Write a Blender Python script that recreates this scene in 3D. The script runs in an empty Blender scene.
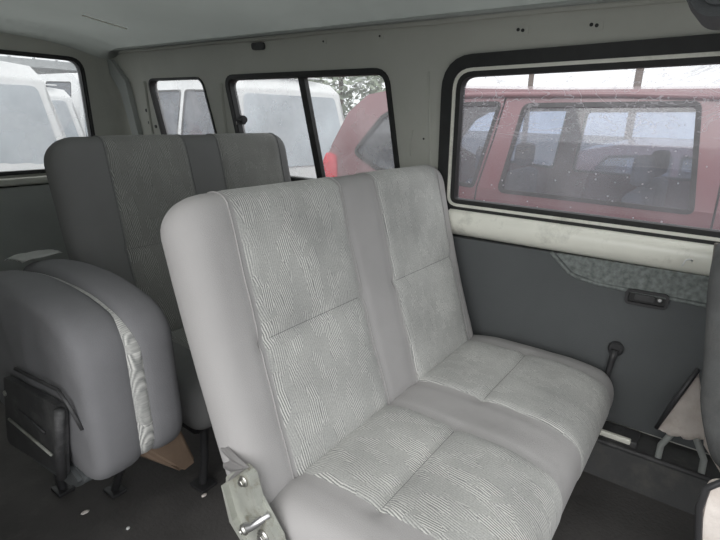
import bpy, bmesh, math, random
from mathutils import Vector, Matrix, noise
from mathutils.geometry import tessellate_polygon
random.seed(7)
C = bpy.context.scene.collection
PI = math.pi

# ------------------------------------------------------------------ materials
def mat(name, col, rough=.6, metal=0., spec=.5, var=0., vscale=8., bump=0., bscale=60., dirt=None, dscale=3., coords='Object', coat=0.):
    m = bpy.data.materials.new(name); m.use_nodes = True
    nt = m.node_tree; b = nt.nodes['Principled BSDF']
    b.inputs['Roughness'].default_value = rough; b.inputs['Metallic'].default_value = metal
    b.inputs['Specular IOR Level'].default_value = spec
    b.inputs['Coat Weight'].default_value = coat
    tc = nt.nodes.new('ShaderNodeTexCoord')
    n = nt.nodes.new('ShaderNodeTexNoise'); n.inputs['Scale'].default_value = vscale; n.inputs['Detail'].default_value = 5
    nt.links.new(tc.outputs[coords], n.inputs['Vector'])
    r = nt.nodes.new('ShaderNodeValToRGB')
    lo = [c*(1-var) for c in col]; hi = [min(1, c*(1+var)) for c in col]
    r.color_ramp.elements[0].position = .3; r.color_ramp.elements[1].position = .7
    r.color_ramp.elements[0].color = (*lo, 1); r.color_ramp.elements[1].color = (*hi, 1)
    nt.links.new(n.outputs['Fac'], r.inputs['Fac'])
    out = r.outputs['Color']
    if dirt:
        n3 = nt.nodes.new('ShaderNodeTexNoise'); n3.inputs['Scale'].default_value = dscale; n3.inputs['Detail'].default_value = 8; n3.inputs['Roughness'].default_value = .7
        nt.links.new(tc.outputs[coords], n3.inputs['Vector'])
        r3 = nt.nodes.new('ShaderNodeValToRGB'); r3.color_ramp.elements[0].position = .52; r3.color_ramp.elements[1].position = .72
        nt.links.new(n3.outputs['Fac'], r3.inputs['Fac'])
        mx = nt.nodes.new('ShaderNodeMix'); mx.data_type = 'RGBA'
        nt.links.new(r3.outputs['Color'], mx.inputs[0]); nt.links.new(out, mx.inputs[6]); mx.inputs[7].default_value = (*dirt, 1)
        out = mx.outputs[2]
    nt.links.new(out, b.inputs['Base Color'])
    if bump:
        n2 = nt.nodes.new('ShaderNodeTexNoise'); n2.inputs['Scale'].default_value = bscale; n2.inputs['Detail'].default_value = 4
        nt.links.new(tc.outputs[coords], n2.inputs['Vector'])
        bp = nt.nodes.new('ShaderNodeBump'); bp.inputs['Strength'].default_value = bump; bp.inputs['Distance'].default_value = .004
        nt.links.new(n2.outputs['Fac'], bp.inputs['Height']); nt.links.new(bp.outputs['Normal'], b.inputs['Normal'])
    return m

def fabric_pattern(name, dark, light, stain=0.):
    """woven fabric: fine lines running up the panel, broken into slanted leaf blocks"""
    m = bpy.data.materials.new(name); m.use_nodes = True
    nt = m.node_tree; N = nt.nodes; L = nt.links; b = N['Principled BSDF']
    b.inputs['Roughness'].default_value = .85; b.inputs['Specular IOR Level'].default_value = .15
    b.inputs['Sheen Weight'].default_value = .15
    uv = N.new('ShaderNodeTexCoord'); sp = N.new('ShaderNodeSeparateXYZ')
    wn = N.new('ShaderNodeTexNoise'); wn.inputs['Scale'].default_value = 26; wn.inputs['Detail'].default_value = 2
    L.new(uv.outputs['UV'], wn.inputs['Vector']); L.new(uv.outputs['UV'], sp.inputs[0])
    def M(op, a, b_=0., c=None):
        n = N.new('ShaderNodeMath'); n.operation = op
        for i, v in enumerate((a, b_) if c is None else (a, b_, c)):
            if isinstance(v, (int, float)): n.inputs[i].default_value = v
            else: L.new(v, n.inputs[i])
        return n.outputs[0]
    u, v = sp.outputs[0], sp.outputs[1]
    u = M('ADD', u, M('MULTIPLY', M('SUBTRACT', wn.outputs['Fac'], .5), .0035))
    # irregular leaf blocks, each with its own slant and strength of the fine woven lines
    mp = N.new('ShaderNodeMapping'); mp.inputs['Scale'].default_value = (34, 17, 1); L.new(uv.outputs['UV'], mp.inputs[0])
    vo = N.new('ShaderNodeTexVoronoi'); vo.inputs['Scale'].default_value = 1; vo.inputs['Randomness'].default_value = .75; L.new(mp.outputs[0], vo.inputs['Vector'])
    sc_ = N.new('ShaderNodeSeparateColor'); L.new(vo.outputs['Color'], sc_.inputs[0])
    slope = M('MULTIPLY', M('SUBTRACT', sc_.outputs[0], .25), .45)
    lines = M('SINE', M('MULTIPLY', M('ADD', u, M('MULTIPLY', v, slope)), 2*PI/.0062))
    amp = M('ADD', .06, M('MULTIPLY', M('POWER', sc_.outputs[1], 1.5), .55))
    val = M('ADD', M('MULTIPLY', lines, amp), M('ADD', .40, M('MULTIPLY', amp, .18)))
    fine = N.new('ShaderNodeTexNoise'); fine.inputs['Scale'].default_value = 260; L.new(uv.outputs['UV'], fine.inputs['Vector'])
    val = M('ADD', val, M('MULTIPLY', M('SUBTRACT', fine.outputs['Fac'], .5), .7))
    mx = N.new('ShaderNodeMix'); mx.data_type = 'RGBA'; mx.clamp_factor = True
    L.new(val, mx.inputs[0]); mx.inputs[6].default_value = (*dark, 1); mx.inputs[7].default_value = (*light, 1)
    big = N.new('ShaderNodeTexNoise'); big.inputs['Scale'].default_value = 5; big.inputs['Detail'].default_value = 6; L.new(uv.outputs['UV'], big.inputs['Vector'])
    rr = N.new('ShaderNodeValToRGB'); rr.color_ramp.elements[0].position = .35; rr.color_ramp.elements[1].position = .75
    rr.color_ramp.elements[0].color = (1, 1, 1, 1); k = 1-stain; rr.color_ramp.elements[1].color = (k, k, k*1.01, 1)
    L.new(big.outputs['Fac'], rr.inputs[0])
    mu = N.new('ShaderNodeMix'); mu.data_type = 'RGBA'; mu.blend_type = 'MULTIPLY'; mu.inputs[0].default_value = 1
    L.new(mx.outputs[2], mu.inputs[6]); L.new(rr.outputs[0], mu.inputs[7]); L.new(mu.outputs[2], b.inputs['Base Color'])
    bp = N.new('ShaderNodeBump'); bp.inputs['Strength'].default_value = .25; bp.inputs['Distance'].default_value = .002
    L.new(val, bp.inputs['Height']); L.new(bp.outputs['Normal'], b.inputs['Normal'])
    return m

def glass(name, tint=(.9, .93, .92), haze=.1, hazecol=(.8, .8, .82), refl=.06, scratch=0., coords='Object'):
    m = bpy.data.materials.new(name); m.use_nodes = True
    nt = m.node_tree; N = nt.nodes; L = nt.links
    for n in list(N): N.remove(n)
    out = N.new('ShaderNodeOutputMaterial'); tr = N.new('ShaderNodeBsdfTransparent'); tr.inputs[0].default_value = (*tint, 1)
    gl = N.new('ShaderNodeBsdfGlossy'); gl.inputs['Roughness'].default_value = .03; gl.inputs[0].default_value = (1, 1, 1, 1)
    df = N.new('ShaderNodeBsdfDiffuse'); df.inputs[0].default_value = (*hazecol, 1)
    tl = N.new('ShaderNodeBsdfTranslucent'); tl.inputs[0].default_value = (*hazecol, 1)
    ad = N.new('ShaderNodeMixShader'); ad.inputs[0].default_value = .6; L.new(df.outputs[0], ad.inputs[1]); L.new(tl.outputs[0], ad.inputs[2])
    a = N.new('ShaderNodeMixShader'); a.inputs[0].default_value = refl; L.new(tr.outputs[0], a.inputs[1]); L.new(gl.outputs[0], a.inputs[2])
    bmx = N.new('ShaderNodeMixShader'); L.new(a.outputs[0], bmx.inputs[1]); L.new(ad.outputs[0], bmx.inputs[2])
    tc = N.new('ShaderNodeTexCoord')
    ns = N.new('ShaderNodeTexNoise'); ns.inputs['Scale'].default_value = 6; ns.inputs['Detail'].default_value = 7; L.new(tc.outputs[coords], ns.inputs['Vector'])
    mr = N.new('ShaderNodeMapRange'); mr.inputs[1].default_value = .3; mr.inputs[2].default_value = .7; mr.inputs[3].default_value = haze*.6; mr.inputs[4].default_value = haze*1.4
    L.new(ns.outputs['Fac'], mr.inputs[0]); fac = mr.outputs[0]
    if scratch:
        vo = N.new('ShaderNodeTexVoronoi'); vo.feature = 'F1'; vo.inputs['Scale'].default_value = 34; L.new(tc.outputs[coords], vo.inputs['Vector'])
        sm = N.new('ShaderNodeMapRange'); sm.inputs[1].default_value = .06; sm.inputs[2].default_value = .14; sm.inputs[3].default_value = scratch; sm.inputs[4].default_value = 0
        L.new(vo.outputs['Distance'], sm.inputs[0])
        n2 = N.new('ShaderNodeTexNoise'); n2.inputs['Scale'].default_value = 5; n2.inputs['Distortion'].default_value = 2.5; n2.inputs['Detail'].default_value = 3
        mp = N.new('ShaderNodeMapping'); mp.inputs['Scale'].default_value = (1, .7, 2.5); L.new(tc.outputs[coords], mp.inputs[0]); L.new(mp.outputs[0], n2.inputs['Vector'])
        ab = N.new('ShaderNodeMath'); ab.operation = 'SUBTRACT'; L.new(n2.outputs['Fac'], ab.inputs[0]); ab.inputs[1].default_value = .5
        ab2 = N.new('ShaderNodeMath'); ab2.operation = 'ABSOLUTE'; L.new(ab.outputs[0], ab2.inputs[0])
        s2 = N.new('ShaderNodeMapRange'); s2.inputs[1].default_value = .004; s2.inputs[2].default_value = .014; s2.inputs[3].default_value = scratch; s2.inputs[4].default_value = 0
        L.new(ab2.outputs[0], s2.inputs[0])
        # the scuffs gather in the upper part of the pane
        sx = N.new('ShaderNodeSeparateXYZ'); L.new(tc.outputs[coords], sx.inputs[0])
        hz = N.new('ShaderNodeMapRange'); hz.inputs[1].default_value = 1.05; hz.inputs[2].default_value = 1.28; L.new(sx.outputs[2], hz.inputs[0])
        m3 = N.new('ShaderNodeMath'); m3.operation = 'MULTIPLY'; L.new(s2.outputs[0], m3.inputs[0]); L.new(hz.outputs[0], m3.inputs[1])
        a1 = N.new('ShaderNodeMath'); a1.operation = 'ADD'; L.new(fac, a1.inputs[0]); L.new(sm.outputs[0], a1.inputs[1])
        a2 = N.new('ShaderNodeMath'); a2.operation = 'ADD'; a2.use_clamp = True; L.new(a1.outputs[0], a2.inputs[0]); L.new(m3.outputs[0], a2.inputs[1])
        fac = a2.outputs[0]
    L.new(fac, bmx.inputs[0]); L.new(bmx.outputs[0], out.inputs[0])
    return m

MT = dict(
    plain=mat('plain_grey_fabric', (.43, .42, .418), .9, spec=.15, var=.05, vscale=4, bump=.25, bscale=500, dirt=(.36, .355, .35), dscale=2.4),
    plain2=mat('plain_charcoal_fabric', (.215, .216, .215), .9, spec=.15, var=.06, vscale=4, bump=.2, bscale=400),
    plain3=mat('plain_mid_grey_fabric', (.215, .215, .225), .9, spec=.15, var=.08, vscale=3, bump=.2, bscale=400, dirt=(.24, .24, .25), dscale=3),
    pat=fabric_pattern('patterned_grey_fabric', (.27, .275, .27), (.82, .82, .785), .30),
    pat2=fabric_pattern('patterned_charcoal_fabric', (.16, .162, .155), (.44, .44, .415), .15),
    seam=mat('shaded_seam_thread', (.18, .18, .18), .9),  # stitching; its dark tone also paints in the shade of the groove
    piping=mat('pale_piping', (.50, .51, .50), .8),
    head=mat('headliner', (.40, .418, .405), .95, spec=.1, var=.06, vscale=1.5, bump=.1, bscale=200),
    body=mat('interior_paint', (.50, .505, .46), .5, spec=.3, var=.05, vscale=2.5, dirt=(.46, .465, .42), dscale=2),
    rail=mat('pale_highlit_paint', (.88, .88, .79), .30, spec=.6, var=.05, vscale=6, dirt=(.52, .52, .46), dscale=6),  # pale paint, whitened further so the colour carries the rail's highlight
    trim=mat('dark_grey_trim', (.095, .102, .105), .6, spec=.35, var=.08, vscale=3, bump=.3, bscale=350),
    trim2=mat('mid_grey_veil_trim', (.36, .38, .365), .7, spec=.3, var=.08, vscale=3, bump=.3, bscale=350),  # lighter trim grey; the tailgate's hazy veil is put into the colour
    trimin=mat('trim_insert_fabric', (.185, .205, .198), .9, var=.35, vscale=60, bump=.4, bscale=250),
    rubber=mat('black_rubber', (.020, .021, .021), .55, var=.2, vscale=20),
    rubber2=mat('grey_rubber', (.06, .065, .06), .5, var=.2, vscale=20),
    black=mat('black_plastic', (.03, .03, .032), .45, var=.2, vscale=10),
    blackdusty=mat('scuffed_black_plastic', (.05, .05, .052), .6, var=.25, vscale=14, dirt=(.13, .13, .13), dscale=9),
    floor=mat('worn_floor_covering', (.092, .088, .086), .85, spec=.3, var=.18, vscale=5, bump=.5, bscale=90, dirt=(.12, .115, .11), dscale=6),
    metal=mat('painted_bracket_metal', (.40, .41, .37), .42, metal=.15, var=.12, vscale=25, dirt=(.20, .18, .13), dscale=22),
    bolt=mat('steel_bolt', (.55, .55, .52), .3, metal=.9, var=.1),
    chrome=mat('dull_chrome', (.62, .62, .62), .28, metal=.9),
    dusk=mat('dark_seat_cloth', (.115, .118, .118), .9, spec=.15, var=.2, vscale=12, bump=.3, bscale=300, dirt=(.15, .15, .145), dscale=5),
    ledge=mat('dark_ledge_trim', (.075, .076, .077), .75, var=.15, vscale=4, bump=.3, bscale=200, dirt=(.11, .108, .10), dscale=7),
    pipe=mat('dusty_taupe_piping', (.22, .20, .18), .8, var=.2, vscale=20),
    brown=mat('brown_plastic', (.17, .12, .085), .6, var=.15, vscale=15),
    beige=mat('beige_foam_lining', (.80, .74, .69), .95, spec=.1, var=.10, vscale=14, bump=.6, bscale=60, dirt=(.66, .58, .52), dscale=8),
    white=mat('white_cloth', (.78, .79, .77), .8, var=.05),
    maroon=mat('maroon_car_paint', (.22, .10, .115), .25, spec=.6, var=.06, vscale=2, coat=.6),
    whitecar=mat('white_car_paint', (.68, .69, .70), .3, spec=.5, var=.02, vscale=2, coat=.5),
    carin=mat('car_interior_grey', (.16, .16, .18), .8, var=.1),
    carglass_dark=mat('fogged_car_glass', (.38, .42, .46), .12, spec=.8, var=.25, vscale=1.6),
    redlamp=mat('red_tail_lamp', (.75, .03, .06), .15, spec=.8, var=.1),
    lamp=mat('clear_lamp', (.75, .75, .78), .1, spec=.8),
    tyre=mat('tyre_rubber', (.02, .02, .02), .8),
    asphalt=mat('yard_asphalt', (.20, .20, .20), .9, var=.2, vscale=2, bump=.5, bscale=10, dirt=(.14, .14, .135), dscale=.7),
    concrete=mat('pale_concrete', (.50, .51, .51), .9, var=.12, vscale=1.2),
    metalroof=mat('grey_metal_roof', (.42, .44, .45), .5, var=.08, vscale=2),
    bark=mat('tree_bark', (.12, .09, .07), .9, var=.3, vscale=6),
    leaf=mat('hazy_tree_leaves', (.30, .34, .27), .8, var=.45, vscale=3),  # green paled so the distance haze is in the leaf colour
    pole=mat('pole_paint', (.10, .10, .10), .7),
    wood=mat('pole_wood', (.16, .13, .11), .9),
    glass=glass('van_window_glass', (.93, .95, .94), .26, (.85, .86, .88), .05),
    glassdirty=glass('scuffed_window_glass', (.92, .93, .93), .22, (.72, .70, .75), .05, scratch=.30),
    glasscar=glass('tinted_car_glass', (.60, .66, .76), .16, (.62, .66, .74), .10),
)

# ------------------------------------------------------------------ helpers
def link(o, parent=None):
    C.objects.link(o)
    if parent is not None: o.parent = parent
    return o
def obj(name, bm, m, parent=None, smooth=False, angle=None):
    me = bpy.data.meshes.new(name); bm.to_mesh(me); bm.free()
    for mm in (m if isinstance(m, (list, tuple)) else [m]): me.materials.append(mm)
    o = bpy.data.objects.new(name, me)
    if smooth:
        for p in me.polygons: p.use_smooth = True
        if angle:
            try: me.set_sharp_from_angle(angle=math.radians(angle))
            except Exception: pass
    return link(o, parent)
def thing(name, label, cat, loc=(0, 0, 0), group=None):
    o = bpy.data.objects.new(name, None); link(o); o.location = loc; o.empty_display_size = .1
    o['label'] = label; o['category'] = cat
    if group: o['group'] = group
    return o
def tag(o, label, cat, group=None):
    o['label'] = label; o['category'] = cat
    if group: o['group'] = group
    return o
def struct(o, label=None):
    o['kind'] = 'structure'
    return o
def rel(o, parent):
    """keep world-built geometry in place under an Empty that stands at its base"""
    o.parent = parent; o.matrix_parent_inverse = Matrix.Translation(-Vector(parent.location)); return o

def rounded(pts, rad, seg=6):
    """round the corners of a 2D polygon; rad is one radius or one per corner"""
    out = []; n = len(pts)
    for i in range(n):
        p = Vector(pts[i]); a = Vector(pts[i-1]); b = Vector(pts[(i+1) % n])
        r = rad[i] if isinstance(rad, (list, tuple)) else rad
        if r <= 0: out.append(p); continue
        da = (a-p); db = (b-p); la = da.length; lb = db.length; da /= la; db /= lb
        ang = da.angle(db); t = min(r/math.tan(ang/2), la*.48, lb*.48)
        s = p+da*t; e = p+db*t
        for k in range(seg+1):
            q = k/seg; out.append(s*(1-q)**2+p*2*q*(1-q)+e*q*q)
    return [(v.x, v.y) for v in out]
def plate(bm, outline, holes, F, t0, t1):
    """flat or bent panel with holes. F(a,b,t) -> world"""
    loops = [outline]+list(holes)
    polys = [[Vector((x, y, 0)) for x, y in l] for l in loops]
    flat = [p for l in loops for p in l]
    tris = tessellate_polygon(polys)
    va = [bm.verts.new(F(x, y, t0)) for x, y in flat]
    if t1 is None:
        for t in tris:
            try: bm.faces.new([va[i] for i in t])
            except ValueError: pass
        return
    vb = [bm.verts.new(F(x, y, t1)) for x, y in flat]
    for t in tris:
        for vs, tt in ((va, t), (vb, t[::-1])):
            try: bm.faces.new([vs[i] for i in tt])
            except ValueError: pass
    k = 0
    for l in loops:
        n = len(l)
        for i in range(n):
            j = (i+1) % n
            try: bm.faces.new([va[k+i], va[k+j], vb[k+j], vb[k+i]])
            except ValueError: pass
        k += n
    bmesh.ops.recalc_face_normals(bm, faces=bm.faces)
def inset(pts, d):
    """move every point of a closed polygon inward by d (outward if negative)"""
    n = len(pts); A = sum(pts[i][0]*pts[(i+1) % n][1]-pts[(i+1) % n][0]*pts[i][1] for i in range(n))
    s = 1 if A > 0 else -1; out = []
    for i in range(n):
        a = Vector(pts[i-1]); b = Vector(pts[(i+1) % n]); t = (b-a)
        if t.length < 1e-9: out.append(pts[i]); continue
        t.normalize(); nn = Vector((-t.y, t.x))*s; out.append((pts[i][0]+nn.x*d, pts[i][1]+nn.y*d))
    return out
def box(bm, x0, x1, y0, y1, z0, z1, bev=0., F=None):
    r = bmesh.ops.create_cube(bm, size=1); vs = r['verts']
    for v in vs: v.co = Vector((x0+(v.co.x+.5)*(x1-x0), y0+(v.co.y+.5)*(y1-y0), z0+(v.co.z+.5)*(z1-z0)))
    if bev:
        es = list({e for v in vs for e in v.link_edges})
        rr = bmesh.ops.bevel(bm, geom=es, offset=bev, segments=3, affect='EDGES', profile=.6); vs = rr['verts']
    if F:
        for v in vs: v.co = F(v.co)
def tube(bm, pts, r, seg=8, caps=True, flat=1.):
    pts = [Vector(p) for p in pts]; rings = []; up = None
    for i, p in enumerate(pts):
        t = (pts[min(i+1, len(pts)-1)]-pts[max(i-1, 0)]).normalized()
        if up is None:
            up = Vector((0, 0, 1)) if abs(t.z) < .9 else Vector((1, 0, 0))
        s = t.cross(up)
        if s.length < 1e-6: s = t.orthogonal()
        s.normalize(); up = s.cross(t).normalized()
        rr = r[i] if isinstance(r, (list, tuple)) else r
        rings.append([bm.verts.new(p+s*math.cos(2*PI*k/seg)*rr+up*math.sin(2*PI*k/seg)*rr*flat) for k in range(seg)])
    for a, b in zip(rings, rings[1:]):
        for k in range(seg):
            bm.faces.new([a[k], a[(k+1) % seg], b[(k+1) % seg], b[k]])
    if caps: bm.faces.new(rings[0][::-1]); bm.faces.new(rings[-1])
    bmesh.ops.recalc_face_normals(bm, faces=bm.faces)
def loft(bm, secs, close=False):
    rows = [[bm.verts.new(p) for p in s] for s in secs]
    for a, b in zip(rows, rows[1:]):
        n = len(a)
        for k in range(n if close else n-1):
            bm.faces.new([a[k], a[(k+1) % n], b[(k+1) % n], b[k]])
    return rows

# ------------------------------------------------------------------ upholstered slabs
class Cushion:
    """A soft slab in the plane (a,b), half thickness T, bulging to +t and -t; F maps (a,b,t) to the world."""
    def __init__(s, a0, a1, b0, b1, T, R, r, F, p=2.4, step=.02, amarks=(), bmarks=(), grooves=(), bgrooves=(), bulge=.0, wr=.003, seed=0., skirt=0.):
        s.__dict__.update(locals())
        s.xs = s.dense(a0, a1, r, step, amarks); s.ys = s.dense(b0, b1, r, step, bmarks)
        s.ca = (a0+a1)/2; s.cb = (b0+b1)/2; s.ha = (a1-a0)/2; s.hb = (b1-b0)/2
    def dense(s, lo, hi, r, step, marks):
        v = [lo+r*(1-math.cos(k/7*PI/2)) for k in range(8)]+[hi-r*(1-math.cos(k/7*PI/2)) for k in range(8)]
        n = int((hi-lo-2*r)/step)
        v += [lo+r+(hi-lo-2*r)*k/n for k in range(1, n)]
        for m in marks:
            i = min(range(len(v)), key=lambda q: abs(v[q]-m)); v[i] = m
        return sorted(set(v))
    def pt(s, a, b, side):
        x = a-s.ca; y = b-s.cb; ix = s.ha-s.R; iy = s.hb-s.R
        dx = max(abs(x)-ix, 0); dy = max(abs(y)-iy, 0)
        if dx > 0 and dy > 0:
            m = max(dx, dy); l = math.hypot(dx, dy); dx *= m/l; dy *= m/l
            d = s.R-m; x = math.copysign(ix+dx, x); y = math.copysign(iy+dy, y)
        else: d = min(s.ha-abs(x), s.hb-abs(y))
        q = min(1, max(0, d/s.r)); t = s.T*(1-(1-q)**s.p)**(1/s.p)
        e = min(1, d/.12); t += s.bulge*e*e*(3-2*e)
        if side > 0 and q > .6:
            for g, b_lo, b_hi, dep in s.grooves:     # grooves at constant a
                if b_lo <= b <= b_hi: t -= dep*math.exp(-((a-g)/.010)**2)
            for g, a_lo, a_hi, dep in s.bgrooves:    # grooves at constant b
                if a_lo <= a <= a_hi: t -= dep*math.exp(-((b-g)/.012)**2)
        v = noise.noise(Vector((a*6+s.seed, b*6, side*3.))) + .5*noise.noise(Vector((a*17+s.seed, b*13, side*3.)))
        t += s.wr*v*q
        return s.F(x+s.ca+.25*s.wr*v, y+s.cb, t*side)
    def base(s, name, m, parent=None, sub=None):
        bm = bmesh.new(); uvl = bm.loops.layers.uv.new('UVMap'); s.idx = {}; par = {}
        nx, ny = len(s.xs), len(s.ys)
        for side in (1, -1):
            for i, a in enumerate(s.xs):
                for j, b in enumerate(s.ys):
                    edge = i in (0, nx-1) or j in (0, ny-1)
                    if edge and side < 0: s.idx[i, j, side] = s.idx[i, j, 1]; continue
                    v = bm.verts.new(s.pt(a, b, side)); s.idx[i, j, side] = v; par[v] = (a, b)
        for side in (1, -1):
            for i in range(nx-1):
                for j in range(ny-1):
                    q = [s.idx[i, j, side], s.idx[i+1, j, side], s.idx[i+1, j+1, side], s.idx[i, j+1, side]]
                    if side < 0: q.reverse()
                    try: f = bm.faces.new(q)
                    except ValueError: continue
                    for l in f.loops: l[uvl].uv = par[l.vert]
        bmesh.ops.recalc_face_normals(bm, faces=bm.faces); bm.normal_update()
        s.pos = {k: (v.co.copy(), v.normal.copy()) for k, v in s.idx.items()}
        o = obj(name, bm, m, parent, smooth=True); s.o = o; return o
    def panel(s, name, m, parent, a0, a1, b0=-9, b1=9, g=.0025, sides=(1,), back_b=None):
        """patterned cloth panel laid on the slab between a0 and a1; back_b lets it wrap over to the back"""
        bm = bmesh.new(); uvl = bm.loops.layers.uv.new('UVMap'); vm = {}
        I = [i for i, a in enumerate(s.xs) if a0-1e-6 <= a <= a1+1e-6]; J = [j for j, b in enumerate(s.ys) if b0-1e-6 <= b <= b1+1e-6]
        def get(i, j, side):
            co, n = s.pos[i, j, side]
            k = (i, j, 1 if j in (0, len(s.ys)-1) or i in (0, len(s.xs)-1) else side)
            if k not in vm:
                e = -.002 if i in (I[0], I[-1]) else g
                vm[k] = bm.verts.new(co+n*e)
            return vm[k]
        for side in (1, -1):
            if side < 0 and back_b is None: continue
            for i, i2 in zip(I, I[1:]):
                for j, j2 in zip(J, J[1:]):
                    if side < 0 and not back_b(s.ys[j], s.ys[j2]): continue
                    f = bm.faces.new([get(i, j, side), get(i2, j, side), get(i2, j2, side), get(i, j2, side)])
                    for l, (ii, jj) in zip(f.loops, ((i, j), (i2, j), (i2, j2), (i, j2))): l[uvl].uv = (s.xs[ii], s.ys[jj])
        bmesh.ops.recalc_face_normals(bm, faces=bm.faces)
        return obj(name, bm, m, parent, smooth=True)
    def seam_a(s, bm, a, b0, b1, r=.002, g=.002):
        i = min(range(len(s.xs)), key=lambda q: abs(s.xs[q]-a))
        tube(bm, [s.pos[i, j, 1][0]+s.pos[i, j, 1][1]*g for j, b in enumerate(s.ys) if b0 <= b <= b1], r, 5)
    def seam_b(s, bm, b, a0, a1, r=.002, g=.002):
        j = min(range(len(s.ys)), key=lambda q: abs(s.ys[q]-b))
        tube(bm, [s.pos[i, j, 1][0]+s.pos[i, j, 1][1]*g for i, a in enumerate(s.xs) if a0 <= a <= a1], r, 5)

def prism(bm, pts, x0, x1, bev=0.):
    """plate whose outline is in (y,z), between two x"""
    plate(bm, pts, [], lambda a, b, t: Vector((t, a, b)), x0, x1)
    if bev:
        es = [e for e in bm.edges if abs(e.verts[0].co.x-e.verts[1].co.x) < 1e-6 and e.calc_face_angle(0) > .6]
        bmesh.ops.bevel(bm, geom=es, offset=bev, segments=2, affect='EDGES')
def disc(bm, c, ax, r, h, seg=20, bev=0.):
    ax = Vector(ax).normalized(); c = Vector(c)
    prof = [(0, 0), (r, 0), (r, h-bev), (r-bev, h), (0, h)] if bev else [(0, 0), (r, 0), (r, h), (0, h)]
    u = ax.orthogonal().normalized(); w = ax.cross(u); rows = []
    for k in range(seg):
        a = 2*PI*k/seg; d = u*math.cos(a)+w*math.sin(a); rows.append([bm.verts.new(c+d*q+ax*z) for q, z in prof])
    for k in range(seg):
        A, B = rows[k], rows[(k+1) % seg]
        for j in range(len(prof)-1): bm.faces.new([A[j], B[j], B[j+1], A[j+1]])
    bmesh.ops.remove_doubles(bm, verts=bm.verts, dist=1e-6); bmesh.ops.recalc_face_normals(bm, faces=bm.faces)

# ================================================================== THE VAN SHELL
LEAN = .15
def WX(z): return 1.80-LEAN*(z-.84)
def FR(y, z, t): return Vector((WX(z)+t, y, z))          # right wall, t outward
WT = .045
big = rounded([(.885, .862), (.860, 1.372), (-.20, 1.398), (-1.02, 1.405), (-1.02, .862)], [.05, .085, .3, .085, .05])
sl = rounded([(2.05, .895), (2.09, 1.362), (1.145, 1.366), (1.10, .895)], [.03, .05, .06, .04])
sm = rounded([(2.745, .93), (2.775, 1.368), (2.285, 1.368), (2.225, .93)], [.035, .05, .06, .03])
bm = bmesh.new()
plate(bm, [(-1.3, .80), (3.2, .80), (3.2, 1.53), (-1.3, 1.53)], [inset(big, -.0), inset(sl, -.0), inset(sm, -.0)], FR, 0, WT)
box(bm, 1.835, 1.87, -1.3, 3.2, -.12, .80)
wall_r = struct(obj('wall_right', bm, MT['body']))
# pressed ribs, channels and bracket plates of the right wall
bm = bmesh.new()
for y0, y1, z0, z1, w, h in ((2.17, 2.14, .86, 1.34, .020, .014), (2.86, 2.81, .86, 1.36, .022, .012), (.955, .958, .86, 1.36, .008, .006), (1.045, 1.03, 1.05, 1.15, .004, .003)):
    tube(bm, [FR(y0+(y1-y0)*(k/8)**2, z0+(z1-z0)*k/8, -.001) for k in range(9)], w/2, 8, flat=1)
obj('rib', bm, MT['body'], wall_r, True)
bm = bmesh.new()
plate(bm, rounded([(2.96, .86), (3.02, .86), (3.05, 1.30), (3.16, 1.46), (3.08, 1.49), (2.97, 1.36)], .03), [], FR, -.03, 0)
obj('corner_channel', bm, MT['head'], wall_r)
bm = bmesh.new()
plate(bm, rounded([(1.79, 1.475), (1.87, 1.475), (1.87, 1.505), (1.79, 1.505)], .014), [], FR, -.012, .0)
obj('trim_clip', bm, MT['blackdusty'], wall_r)
for y, z, kinds in ((.62, 1.472, 0), (.40, 1.470, 1), (1.45, 1.488, 2), (1.17, 1.490, 2), (.985, 1.12, 3)):
    bm = bmesh.new()
    w, h = (.022, .012) if kinds < 2 else ((.018, .012) if kinds == 2 else (.035, .045))
    plate(bm, rounded([(y-w, z-h), (y+w, z-h), (y+w, z+h), (y-w, z+h)], .004), [], FR, -.003, 0)
    p = obj('bracket_plate', bm, MT['body'], wall_r)
    bm = bmesh.new()
    for k in range(2 if kinds < 2 else 1):
        disc(bm, FR(y+(.011 if k else -.004), z+(.003 if k else 0), -.0015), (-1, 0, -LEAN), .0055 if kinds < 2 else .004, .003, 10)
    obj('bolt_hole', bm, MT['rubber'], p)
for y, z in ((2.86, 1.13), (2.80, 1.11), (2.86, 1.20)):
    bm = bmesh.new(); disc(bm, FR(y, z, .001), (-1, 0, -LEAN), .010, .006, 12); obj('screw_cap', bm, MT['blackdusty'], wall_r, True, 40)
for y in (2.085,):
    bm = bmesh.new(); plate(bm, rounded([(y-.02, 1.06), (y+.02, 1.06), (y+.02, 1.16), (y-.02, 1.16)], .008), [], FR, -.006, 0); obj('belt_slot_plate', bm, MT['body'], wall_r)

def window(name, hole, mg, seal=.022, second=True, F=FR, depth=(-.012, .02), mseal='rubber', rim=.014):
    bm = bmesh.new()
    plate(bm, inset(hole, -.037 if second else -rim), [inset(hole, .006)], F, depth[0], .004)
    w = struct(obj(name, bm, MT[mseal]))
    if second:
        bm = bmesh.new(); plate(bm, inset(hole, .0), [inset(hole, .017)], F, -.008, .030); obj('metal_frame', bm, MT['rail'], w)
    bm = bmesh.new(); plate(bm, inset(hole, .016 if second else 0.), [inset(hole, seal+.012 if second else seal)], F, -.002, .038); obj('window_seal', bm, MT['rubber'], w)
    bm = bmesh.new(); plate(bm, inset(hole, seal*.6), [], F, .026, None); obj('glass_pane', bm, mg, w)
    return w
w1 = window('window_1', big, MT['glassdirty'])
w2 = window('window_2', sl, MT['glass'], .010, False, depth=(-.010, .02))
w3 = window('window_3', sm, MT['glass'], .006, False, depth=(-.006, .02), rim=.005)
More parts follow.
